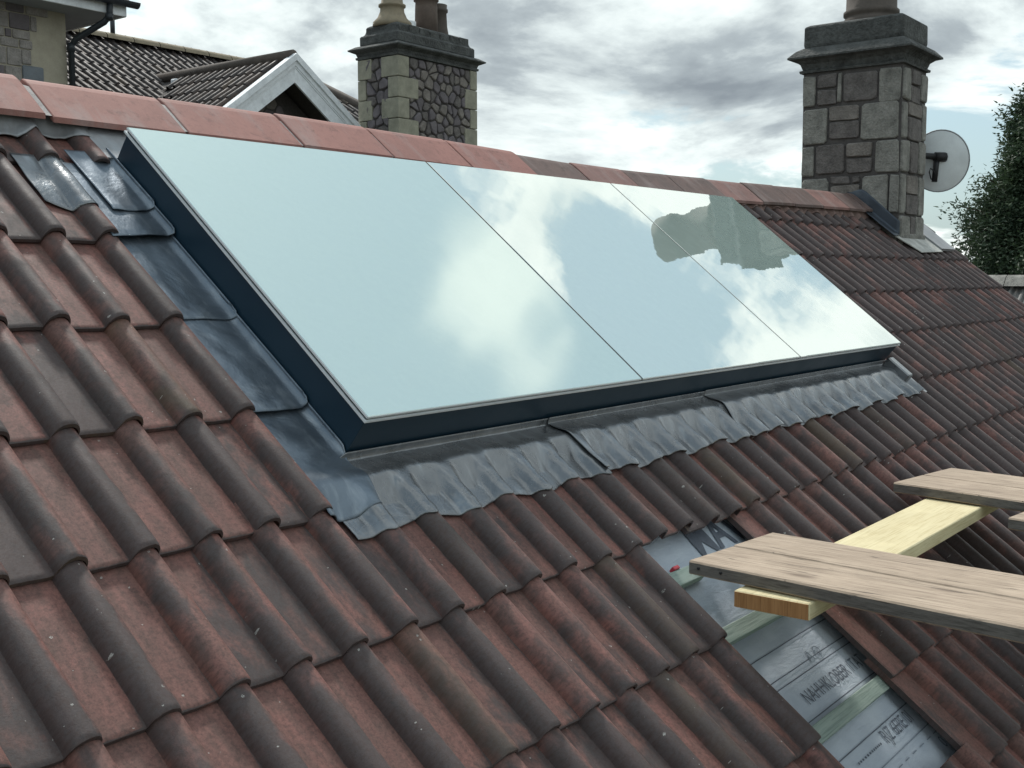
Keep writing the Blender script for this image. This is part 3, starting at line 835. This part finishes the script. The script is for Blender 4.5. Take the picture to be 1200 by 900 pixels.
for (a0, a1, b0, b1, mt) in (
    (0, .28, .80, .99, L_), (.3, .7, .9, .99, D), (.3, .7, .80, .9, D), (.72, 1, .82, .99, L_),
    (.0, .2, .59, .8, L_), (.22, .8, .72, .80, M_STONE_W), (.22, .8, .59, .72, D), (.82, 1, .60, .82, L_),
    (0, .3, .40, .59, L_), (.32, .66, .40, .59, D), (.68, 1, .40, .60, L_),
    (0, .22, .17, .40, L_), (.24, .74, .29, .4, M_STONE_W), (.24, .74, .17, .29, D), (.76, 1, .17, .4, L_),
    (0, .4, -.02, .17, L_), (.42, .62, -.02, .17, D), (.64, 1, -.02, .17, L_)):
    st(fR, a0, a1, b0, b1, mt)
put(obj('plinth', bevel_mesh(box('plinth', (CX0 + .02, CX1 + .03, CY0 - .025, CY0 + .15, .1, .385), M_STONE_L), .012)), ch)
put(obj('cornice', square_lathe('cornice', CX0, CX1, CY0, CY1, [(.0, CZT), (.022, CZT + .002), (.026, CZT + .018), (.006, CZT + .026), (.02, CZT + .065), (.05, CZT + .088), (.092, CZT + .100), (.092, CZT + .112), (.045, CZT + .160), (.002, CZT + .185)], M_CAP)), ch)
put(obj('cap', bevel_mesh(square_lathe('cap', CX0, CX1, CY0, CY1, [(-.004, CZT + .178), (.004, CZT + .20), (.002, CZT + .335), (-.03, CZT + .352)], M_CAP), .006)), ch)
put(obj('pot', lathe('pot', [(.0, .0), (.20, .0), (.20, .05), (.185, .06), (.185, .075), (.198, .085), (.198, .11), (.18, .125), (.175, .42), (.195, .45), (.20, .50), (.185, .55), (.185, .62), (.0, .62)], ((CX0 + CX1) / 2 + .02, (CY0 + CY1) / 2 - .03, CZT + .33), M_POT_DK, 28)), ch)
# flashing against the chimney
def chf(a, b):
    y = APEX_Y + .03 + (CY0 - APEX_Y - .05) * a
    z = y * math.tan(PITCH)
    if b < .4:
        return Vector((CX0 - .022 - .10 * (1 - b / .4), y, z + .022 + .01 * (b / .4) + .003 * noise.noise((y * 20, b * 4, 0))))
    t = (b - .4) / .6
    return Vector((CX0 - .022, y, z + .032 + t * (.125 - .03 * a) * smoothstep(-.05, .35, a)))
put(obj('side_flashing', grid('side_flashing', 14, 10, chf, lead_material('blue_lead', (.05, .06, .075), .5, .15), True, .003)), ch)
put(obj('apron_flashing', mesh('apron_flashing', [RF(6.62, -.56, .012), RF(7.33, -.58, .012), RF(7.30, -.40, .010), RF(6.78, -.38, .010), RF(6.62, -.56, .006), RF(7.33, -.58, .006), RF(7.30, -.40, .004), RF(6.78, -.38, .004)], BOXF, simple('pale_mortar', (.42, .42, .40), .9, 0, .4, 12, 120, .4, .008))), ch)
put(obj('verge_flashing', mesh('verge_flashing', [RF(7.20, -.95, .03), RF(7.62, -.95, .03), RF(7.62, -.42, .022), RF(7.3, -.42, .022), RF(7.20, -.95, .0), RF(7.62, -.95, .0), RF(7.62, -.42, .0), RF(7.3, -.42, .0)], BOXF, M_LEAD_OLD)), ch)

# ------------------------------------------------------------------ satellite dish
sd = thing('satellite_dish', 'grey round satellite dish seen from behind on a black bracket beside the chimney', 'satellite dish', (7.50, .38, .94))
vdir = (Vector((7.48, .41, .935)) - cam.location).normalized()
vdir = (vdir + Vector((.15, .12, .12))).normalized()
me = lathe('reflector', [(.0, .0), (.05, .001), (.10, .006), (.16, .018), (.20, .029), (.222, .037), (.226, .040), (.222, .043), (.16, .024), (.10, .012), (.0, .006)], (0, 0, 0), M_DISH, 40)
rf = obj('reflector', me)
place(rf, sd, Matrix.Translation((7.48, .405, .94)) @ vdir.to_track_quat('Z', 'Y').to_matrix().to_4x4() @ Matrix.Diagonal((.94, 1.03, 1, 1)))
def part_tube(nm, pts, r, mat=M_BLACK, n=8): return put(obj(nm, tube(nm, pts, r, mat, n)), sd)
rim_pts = [rf.matrix_basis @ Vector((.224 * math.cos(t_), .224 * math.sin(t_), .040)) + sd.location for t_ in [2 * math.pi * q_ / 40 for q_ in range(41)]]
put(obj('rim', tube('rim', rim_pts, .006, M_LEAD_OLD, 6, False)), sd)
cpt = Vector((7.48, .405, .94)) - vdir * .02
part_tube('bracket', [(7.19, .60, .985), cpt + Vector((.0, .0, .035))], .024)
part_tube('wall_plate', [(7.18, .60, .90), (7.205, .60, 1.06)], .03)
part_tube('mast', [cpt + Vector((-.01, .02, .05)), cpt + Vector((-.025, .03, -.15))], .021)
part_tube('clamp', [cpt + Vector((-.03, .03, .035)), cpt + Vector((.03, -.03, .035))], .036)
part_tube('cable', [cpt + Vector((.0, .0, .05)) + Vector((0, 0, 0))] + [cpt + Vector((-.02 - .04 * math.sin(t), .03 + .03 * math.sin(t * 1.3), -.10 - .05 * math.cos(t * 1.7))) for t in (0, .6, 1.2, 1.8, 2.4, 3)], .005, M_BLACK, 5)

# ------------------------------------------------------------------ left chimney (behind the ridge)
LX0, LX1, LY0, LY1, LZT = 9.79, 11.36, 8.161, 8.85, 2.985
lc = thing('rubble_chimney', 'tall dark rubble chimney with buff corner stones and three pots behind the ridge', 'chimney', (LX0, LY0, -6.5))
put(obj('core', box('core', (LX0, LX1, LY0, LY1, -6.5, LZT), M_MORTAR_DK)), lc)
def gF(a, b, o): return Vector((LX0 + a, LY0 - o, b))
def gL(a, b, o): return Vector((LX0 - o, LY1 - a, b))
rs = random.Random(11)
zb = 1.35
for poly in voronoi_cells(.19, 1.46, zb, LZT, 9, 12, rs):
    stone(poly, gF, .03, .012, rs.choice((M_STONE_P, M_STONE_P, M_STONE_D, M_STONE_W)), lc, 'rubble_stone', rs, .28)
for poly in voronoi_cells(.12, .54, zb, LZT, 3, 11, rs):
    stone(poly, gL, .03, .012, rs.choice((M_STONE_P, M_STONE_D)), lc, 'rubble_stone', rs, .25)
hq = .272
for k in range(6):
    z1 = LZT - k * hq; z0 = z1 - hq
    wl = .18 if k % 2 == 0 else .36
    put(obj('quoin', bevel_mesh(box('quoin', (LX0 - .035, LX0 + wl, LY0 - .035, LY0 + (.28 if k % 2 == 0 else .16), z0 + .004, z1 - .004), M_STONE_G), .008)), lc)
    wl = .12 if k % 2 == 0 else .24
    put(obj('quoin', bevel_mesh(box('quoin', (LX1 - wl, LX1 + .03, LY0 - .035, LY0 + .2, z0 + .004, z1 - .004), M_STONE_G), .008)), lc)
    wl = .23 if k % 2 == 0 else .12
    put(obj('quoin', bevel_mesh(box('quoin', (LX0 - .035, LX0 + .2, LY1 - wl, LY1 + .03, z0 + .004, z1 - .004), M_STONE_G), .008)), lc)
put(obj('cornice', square_lathe('cornice', LX0, LX1, LY0, LY1, [(.0, LZT), (.045, LZT + .003), (.05, LZT + .03), (.03, LZT + .04), (.045, LZT + .08), (.12, LZT + .115), (.125, LZT + .13), (.05, LZT + .175), (.0, LZT + .19)], M_CAP)), lc)
put(obj('cap', bevel_mesh(square_lathe('cap', LX0, LX1, LY0, LY1, [(.01, LZT + .185), (.01, LZT + .31), (-.03, LZT + .325), (-.05, LZT + .37), (-.05, LZT + .43), (-.10, LZT + .46)], M_CAP), .012)), lc)
zt = LZT + .44
for j in range(7):
    a0 = LX0 + .06 + j * .207
    put(obj('cap_stone', bevel_mesh(box('cap_stone', (a0, a0 + .195, LY0 + .035, LY0 + .05, LZT + .335, LZT + .425 + rs.uniform(-.015, .02)), M_CAP), .006)), lc)
put(obj('pot', lathe('pot', [(0, 0), (.27, 0), (.26, .06), (.20, .12), (.165, .20), (.16, .26), (.185, .27), (.185, .295), (.15, .305), (.135, .45), (.12, .85), (0, .85)], (LX0 + .28, LY0 + .36, zt), M_POT_BUFF, 20)), lc)
put(obj('pot', lathe('pot', [(0, 0), (.165, 0), (.155, .42), (.15, .50), (.175, .51), (.175, .54), (.155, .55), (.165, .60), (.165, .7), (0, .7)], (LX0 + .90, LY0 + .30, zt - .06), M_POT_RED, 20)), lc)
put(obj('pot', lathe('pot', [(0, 0), (.18, 0), (.165, .10), (.14, .25), (.13, .44), (.15, .455), (.15, .49), (.135, .50), (.14, .55), (0, .55)], (LX0 + 1.20, LY0 + .36, zt - .09), M_POT_DK, 20)), lc)
put(obj('pot', lathe('pot', [(0, 0), (.10, 0), (.10, .16), (0, .16)], (LX0 + .63, LY0 + .38, zt - .02), M_ALU, 16)), lc)

# ------------------------------------------------------------------ far house: tiled main roof and white gable
FY, FZ_, FS = 12.8, 3.60, .60             # ridge line and slope of the far roof
fp = math.atan(FS)
fh = thing('far_house', 'grey-brown tiled house behind the ridge with a white-boarded gable', 'house', (9, 12, -6.5))
me_ft = flip_y(tile_mesh('far_tile', .42, 0, .31, M_TILE_FAR))
def far_tile(x, s, proto=me_ft):
    M = Matrix.Translation((x, FY - s * math.cos(fp), FZ_ - s * math.sin(fp))) @ Matrix.Rotation(fp, 4, 'X')
    place(obj('tile', proto), fh, M @ Matrix.Rotation(random.gauss(0, .006), 4, 'Z'))
for r in range(0, 9):
    s = .12 + r * GAUGE
    for i in range(24):
        x = 6.35 + i * .30
        if x > 12.0 + (s - .2) * .62: continue
        y = FY - s * math.cos(fp); z = FZ_ - s * math.sin(fp)
        # where the gable roof and the stone house stand in front nothing shows
        if z < 2.93 - abs(x + .15 - 8.64) * .71 - .26 : continue
        far_tile(x, s)
hip = Vector((12.0, FY, FZ_))
for i in range(13):
    a = 6.2 + i * .452
    if a > 11.9: break
    vs = []
    for xx in (a, a + .44):
        for t in range(9):
            an = math.pi * t / 8
            vs.append((xx, FY - math.cos(an) * .125, FZ_ - .035 + math.sin(an) * .10))
    fs = [(k, k + 1, 9 + k + 1, 9 + k) for k in range(8)]
    put(obj('ridge_tile', mesh('ridge_tile', vs, fs, M_POT_BUFF, True)), fh)
# roof body: main slope slab, hip slope
RB = [(4.0, FY, FZ_ - .09), (12.0, FY, FZ_ - .09), (14.4, FY - 3.6, FZ_ - .09 - 3.6 * FS), (4.0, FY - 3.6, FZ_ - .09 - 3.6 * FS)]
put(obj('roof_slab', mesh('roof_slab', [Vector(v) for v in RB] + [Vector(v) - Vector((0, 0, .1)) for v in RB], BOXF, M_MORTAR_DK)), fh)
RB = [(12.0, FY, FZ_ - .03), (14.6, FY - 3.6, FZ_ - .05 - 3.6 * FS), (14.6, FY + 3.6, FZ_ - .05 - 3.6 * FS)]
put(obj('hip_slope', mesh('hip_slope', RB + [(12.0, FY, FZ_ - .2), (14.6, FY - 3.6, FZ_ - .25 - 3.6 * FS), (14.6, FY + 3.6, FZ_ - .25 - 3.6 * FS)], [(0, 1, 2), (3, 4, 5), (0, 1, 4, 3), (1, 2, 5, 4), (2, 0, 3, 5)], M_TILE_FAR)), fh)
put(obj('hip_tile', tube('hip_tile', [(12.0, FY, FZ_ - .02), (14.5, FY - 3.6, FZ_ - .04 - 3.6 * FS)], .10, M_POT_DK, 10)), fh)
put(obj('wall', box('wall', (6.5, 14.2, 9.3, 16, -6.5, 1.3), M_STONE_W)), fh)
# gable
GX, GY, GZ, GS = 8.642, 8.883, 2.905, .712
ga = math.atan(GS)
me_gt = flip_y(tile_mesh('gable_tile', .42, 0, .31, M_TILE_FAR))
Lg = 2.1
for side in (-1, 1):
    rootv = [(GX, GY + .05, GZ - .05), (GX + side * Lg, GY + .05, GZ - .05 - Lg * GS), (GX + side * Lg, 12.2, GZ - .05 - Lg * GS), (GX, 12.2, GZ - .05)]
    put(obj('gable_slope', mesh('gable_slope', [Vector(v) for v in rootv] + [Vector(v) - Vector((0, 0, .08)) for v in rootv], BOXF, M_MORTAR_DK)), fh)
for r in range(1, 6):
    s = .10 + r * GAUGE
    for i in range(11):
        y = 12.1 - i * .30
        if y < GY + .25: continue
        x = GX - s * math.cos(ga); z = GZ - s * math.sin(ga) + .03
        if z < FZ_ - (FY - y + .1) * FS - .05: continue
        # local x -> -Y, local y (up slope) -> +X up
        M = Matrix(((0, math.cos(ga), -math.sin(ga), x), (-1, 0, 0, y), (0, math.sin(ga), math.cos(ga), z), (0, 0, 0, 1)))
        place(obj('tile', me_gt), fh, M)
put(obj('gable_ridge', tube('gable_ridge', [(GX, GY + .02, GZ - .02), (GX, 11.75, GZ - .02)], .085, M_POT_DK, 12)), fh)
put(obj('ridge_end_mortar', bevel_mesh(box('ridge_end_mortar', (8.49, 8.62, 11.16, 11.28, 2.60, 2.83), M_WHITE), .02)), fh)
def barge(side, o0, o1, y0, y1, mat, name):
    # a board following the gable slope between perpendicular offsets o0 and o1 below the roof line
    def P(t, o):
        return (GX + side * t, GZ - t * GS - o / math.cos(ga))
    L = 1.75
    pts = [P(0, o0), P(L, o0), P(L, o1), P(0, o1)]
    vs = [Vector((x, y0, z)) for x, z in pts] + [Vector((x, y1, z)) for x, z in pts]
    return put(obj(name, mesh(name, vs, BOXF, mat)), fh)
for sd_ in (-1, 1):
    barge(sd_, .07, .285, GY, GY + .03, M_WHITE, 'bargeboard')
    barge(sd_, .04, .115, GY - .02, GY - .001, M_WHITE, 'barge_moulding')
    barge(sd_, -.01, .062, GY - .05, GY + .06, M_WHITE, 'barge_capping')
    barge(sd_, .115, .135, GY - .010, GY - .0005, M_WHITE, 'barge_bead')
vs = [(GX, GY + .5, GZ - .2), (GX - 1.9, GY + .5, GZ - .2 - 1.9 * GS), (GX - 1.9, GY + .5, -6.5), (GX + 1.9, GY + .5, -6.5), (GX + 1.9, GY + .5, GZ - .2 - 1.9 * GS)]
put(obj('gable_wall', mesh('gable_wall', vs + [(x, y + .3, z) for x, y, z in vs], [(0, 1, 2, 3, 4), (5, 6, 7, 8, 9)] + [(i, (i + 1) % 5, 5 + (i + 1) % 5, 5 + i) for i in range(5)], M_MORTAR_DK)), fh)
rs = random.Random(5)
def gG(a, b, o): return Vector((GX + a, GY + .5 - o, b))
for poly in voronoi_cells(-.75, .85, 1.85, 2.5, 7, 5, rs):
    if max(b for a, b in poly) > GZ - .24 - max(abs(a) for a, b in poly) * GS: continue
    stone(poly, gG, .02, .012, rs.choice((M_STONE_W, M_STONE_P, M_STONE_L)), fh, 'stone', rs, .2)
vp = put(obj('vent_pipe', tube('vent_pipe', [(8.62, FY, FZ_), (8.62, FY, FZ_ + .34)], .035, M_GUTTER, 8)), fh)

# ------------------------------------------------------------------ stone house at the left edge
SX, SY = 6.015, 9.781
sh = thing('stone_house', 'squared-stone house corner with black gutter and downpipe at top left', 'house', (SX, SY, -6.5))
put(obj('wall', box('wall', (0, SX - .001, SY, SY + 2.4, -6.5, 3.30), M_RENDER)), sh)
def hF(a, b, o): return Vector((a, SY - o, b))
rs = random.Random(21)
# squared stones, hand laid: x0, x1, z0, z1
rowsz = [2.20, 2.38, 2.56, 2.72, 2.88, 3.07, 3.26]
rows_ = [
    (2.20, 2.40, [4.72, 4.93, 5.07, 5.13, 5.20, 5.26, 5.46]),
    (2.40, 2.60, [4.72, 4.90, 5.20, 5.29, 5.47]),
    (2.60, 2.70, [4.72, 4.95, 5.22, 5.44]),
    (2.70, 2.80, [4.72, 5.00, 5.28, 5.36, 5.58]),
    (2.80, 2.98, [4.72, 5.05, 5.21, 5.33, 5.58]),
    (2.98, 3.12, [4.72, 5.0, 5.30, 5.52]),
    (3.12, 3.28, [4.72, 5.1, 5.45, 5.75])]
for z0, z1, xs in rows_:
    for a, b in zip(xs[:-1], xs[1:]):
        stone(rect(a, b, z0, z1), hF, .016, .010, rs.choice((M_STONE_H, M_STONE_H, M_STONE_P)), sh, 'stone', rs, .06)
for (a, b, z0, z1, mt) in ((5.46, 5.72, 2.16, 2.43, M_STONE_BLUE), (5.46, 5.58, 2.43, 2.60, M_STONE_H), (5.44, 5.60, 2.60, 2.70, M_STONE_H), (5.53, 5.80, 2.98, 3.12, M_STONE_H),
                           (5.58, 5.66, 2.80, 2.975, M_STONE_H)):
    stone(rect(a, b, z0, z1), hF, .022, .008, mt, sh, 'stone', rs, .08)
for k_ in range(12):                                            # the rest of the wall, left of and below the picture
    z0 = 3.06 - (k_ + 1) * .17
    a = 2.6
    while a < 5.5:
        b = a + rs.uniform(.16, .36)
        if not (b > 4.70 and z0 > 2.0) and b < 5.62:
            stone(rect(a, b, z0, z0 + .17), hF, .016, .010, rs.choice((M_STONE_H, M_STONE_H, M_STONE_P)), sh, 'stone', rs, .06)
        a = b
put(obj('soffit', box('soffit', (0, SX + .48, SY - .42, SY + 2.8, 3.07, 3.10), M_SOFFIT)), sh)
put(obj('fascia', bevel_mesh(box('fascia', (0, SX + .50, SY - .45, SY - .421, 3.06, 3.18), M_WHITE), .004)), sh)
put(obj('barge', bevel_mesh(box('barge', (SX + .481, SX + .51, SY - .42, SY + 2.8, 3.06, 3.18), M_WHITE), .004)), sh)
vs = []; fs = []
for j, xx in enumerate((0.0, SX + .60)):
    for t in range(9):
        an = math.pi * t / 8
        vs.append((xx, SY - .52 - math.cos(an) * .062, 3.215 - math.sin(an) * .062))
for k in range(8): fs.append((k, k + 1, 9 + k + 1, 9 + k))
fs.append(tuple(range(9))); fs.append(tuple(range(9, 18)))
put(obj('gutter', mesh('gutter', vs, fs, M_GUTTER, True)), sh)
put(obj('downpipe', tube('downpipe', [(6.27, SY - .50, 3.20), (6.265, SY - .49, 3.03), (6.23, SY - .44, 2.96), (6.06, SY - .12, 2.78), (6.03, SY - .07, 2.70), (6.03, SY - .07, -6.4)], .036, M_GUTTER, 10)), sh)
put(obj('pipe_collar', tube('pipe_collar', [(6.265, SY - .49, 3.05), (6.258, SY - .485, 2.98)], .045, M_GUTTER, 10)), sh)
put(obj('pipe_collar', tube('pipe_collar', [(6.03, SY - .07, 2.74), (6.03, SY - .07, 2.64)], .045, M_GUTTER, 10)), sh)
put(obj('roof', mesh('roof', [Vector(v) for v in ((0, SY - .48, 3.225), (SX + .55, SY - .48, 3.225), (SX + .55, SY + 1.2, 4.5), (0, SY + 1.2, 4.5), (0, SY + 2.9, 3.30), (SX + .55, SY + 2.9, 3.30))], [(0, 1, 2, 3), (3, 2, 5, 4), (0, 3, 4), (1, 5, 2), (0, 4, 5, 1)], M_TILE_FAR)), sh)

# ------------------------------------------------------------------ low roof at the right edge
lr = thing('low_outbuilding', 'low grey-tiled roof with pale ridge below the tree at right edge', 'outbuilding', (13.6, -2, -6.5))
LRX, LRZ = 13.45, .085
put(obj('wall', box('wall', (12.6, 14.3, -7, 3.0, -6.5, -.75), M_STONE_W)), lr)
for k in range(24):
    y = 2.2 - k * .40
    if y < -4: break
    vs = []
    for yy in (y, y - .392):
        for (dx, dz_) in ((-.17, -.135), (-.06, -.03), (0, 0), (.06, -.03), (.17, -.135)):
            vs.append((LRX + dx, yy, LRZ + dz_))
    put(obj('ridge_tile', mesh('ridge_tile', vs, [(i, i + 1, 6 + i, 5 + i) for i in range(4)], M_STONE_L)), lr)
me_lt = flip_y(tile_mesh('low_tile', .42, 0, .31, tile_material('pale_grey_tile', (.20, .19, .18), (.17, .165, .16), (.09, .09, .088), 0, False)))
la = math.radians(35)
for r in range(1, 4):
    s = .08 + r * GAUGE
    for i in range(16):
        y = 2.5 - i * .3
        M = Matrix(((0, math.cos(la), -math.sin(la), LRX - s * math.cos(la)), (-1, 0, 0, y), (0, math.sin(la), math.cos(la), LRZ - .07 - s * math.sin(la)), (0, 0, 0, 1)))
        place(obj('tile', me_lt), lr, M)
sl = [(LRX, 2.4, LRZ - .14), (LRX, -7.2, LRZ - .14), (LRX - 1.2, -7.2, LRZ - .98), (LRX - 1.2, 2.4, LRZ - .98)]
put(obj('roof_slab', mesh('roof_slab', [Vector(v) for v in sl] + [Vector(v) - Vector((0, 0, .06)) for v in sl], BOXF, M_MORTAR_DK)), lr)
sl = [(LRX, 2.4, LRZ - .14), (LRX, -7.2, LRZ - .14), (LRX + 1.2, -7.2, LRZ - .98), (LRX + 1.2, 2.4, LRZ - .98)]
put(obj('roof_slab', mesh('roof_slab', [Vector(v) for v in sl] + [Vector(v) - Vector((0, 0, .06)) for v in sl], BOXF, M_MORTAR_DK)), lr)

# ------------------------------------------------------------------ trees at the right
def leaf_material(name, a, b):
    m, nt = material(name)
    isl = nt.n('ShaderNodeNewGeometry').outputs['Random Per Island']
    c = nt.n('ShaderNodeTexCoord').outputs['Object']
    n = nt.noise(c, 1.6, 4, .6)
    col = nt.mix(nt.math('ADD', nt.math('MULTIPLY', isl, .5), nt.rng(n, .35, .65, 0, .5)), a, b)
    p = nt.n('ShaderNodeBsdfPrincipled', ins={'Base Color': col, 'Roughness': .65})
    t = nt.n('ShaderNodeBsdfTranslucent', ins={'Color': col})
    mx = nt.n('ShaderNodeMixShader', ins={0: .25, 1: p.outputs[0], 2: t.outputs[0]})
    nt.t.links.new(mx.outputs[0], nt.n('ShaderNodeOutputMaterial').inputs[0])
    return m
M_LEAF = leaf_material('dark_foliage', (.022, .044, .026), (.065, .100, .048))
M_LEAF_Y = leaf_material('yellow_foliage', (.06, .085, .025), (.13, .14, .04))
M_BARK = simple('bark', (.06, .045, .035), .95, 0, .3, 8, 60, .5, .01)
def tree(name, label, base, height, rad, leafmat, nclump, leaf, seed, crown_from=.1, wob=.25, group=None):
    rnd = random.Random(seed)
    t = thing(name, label, 'tree', base, group)
    bx, by, bz = base
    put(obj('trunk', tube('trunk', [(bx, by, bz), (bx + .1, by, bz + height * .4), (bx - .05, by + .1, bz + height * .9)], .2, M_BARK, 8, True, [.28, .18, .04])), t)
    vs = []; fs = []; bv = []; bf = []
    for k in range(nclump):
        f = rnd.random() ** .8
        z = bz + height * (crown_from + (1 - crown_from) * f)
        prof_r = rad * (1 - f) ** .55 * (.9 + wob * noise.noise((k * .37, seed, f * 6)))
        an = rnd.uniform(0, 2 * math.pi)
        lump = .72 + .38 * noise.noise((math.cos(an) * 1.7 + seed, math.sin(an) * 1.7, z * .75))
        rr = prof_r * lump * (rnd.uniform(.35, 1.0) ** .45)
        c = Vector((bx + rr * math.cos(an), by + rr * math.sin(an), z + rnd.uniform(-.2, .2)))
        out = Vector((math.cos(an), math.sin(an), rnd.uniform(-.45, .5))).normalized()
        for q in range(rnd.randint(26, 40)):
            # sprays: leaf-sized faces strung out along a drooping twig
            u_ = rnd.random()
            p = c + out * (u_ * .42 - .1) + Vector((rnd.gauss(0, .075), rnd.gauss(0, .075), rnd.gauss(0, .09) - .12 * u_ * u_))
            a = Vector((rnd.gauss(0, 1), rnd.gauss(0, 1), rnd.gauss(0, .8))).normalized() * leaf * rnd.uniform(.5, 1.2) + out * leaf * .5
            b = a.cross(Vector((rnd.gauss(0, 1), rnd.gauss(0, 1), rnd.gauss(0, 1)))).normalized() * leaf * .32
            i = len(vs); vs += [p - a * .5, p + b, p + a, p - b]; fs.append((i, i + 1, i + 2, i + 3))
        if k % 14 == 0:
            a0 = Vector((bx, by, z - .5)); d = (c - a0); side = d.cross(Vector((0, 0, 1))).normalized() * .025
            i = len(bv); bv += [a0 - side, a0 + side, c + side * .3, c - side * .3, a0 - Vector((0, 0, .05)), c - Vector((0, 0, .015))]
            bf += [(i, i + 1, i + 2, i + 3), (i, i + 4, i + 5, i + 3), (i + 1, i + 4, i + 5, i + 2)]
    me = bpy.data.meshes.new('crown'); me.from_pydata([tuple(v) for v in vs], [], fs); me.materials.append(leafmat)
    put(obj('crown', me), t)
    me = bpy.data.meshes.new('limbs'); me.from_pydata([tuple(v) for v in bv], [], bf); me.materials.append(M_BARK)
    put(obj('limbs', me), t)
    return t
tree('conifer_tree', 'tall dark green conifer rising beside the satellite dish at right edge', (23.05, 2.93, -6.5), 10.5, 3.65, M_LEAF, 7500, .06, 2, .12, .42)
tree('broadleaf_shrub', 'yellow-green bushy tree low at the right edge before the dark conifer', (20.6, .9, -6.5), 7.9, 1.25, M_LEAF_Y, 500, .08, 9, .35)
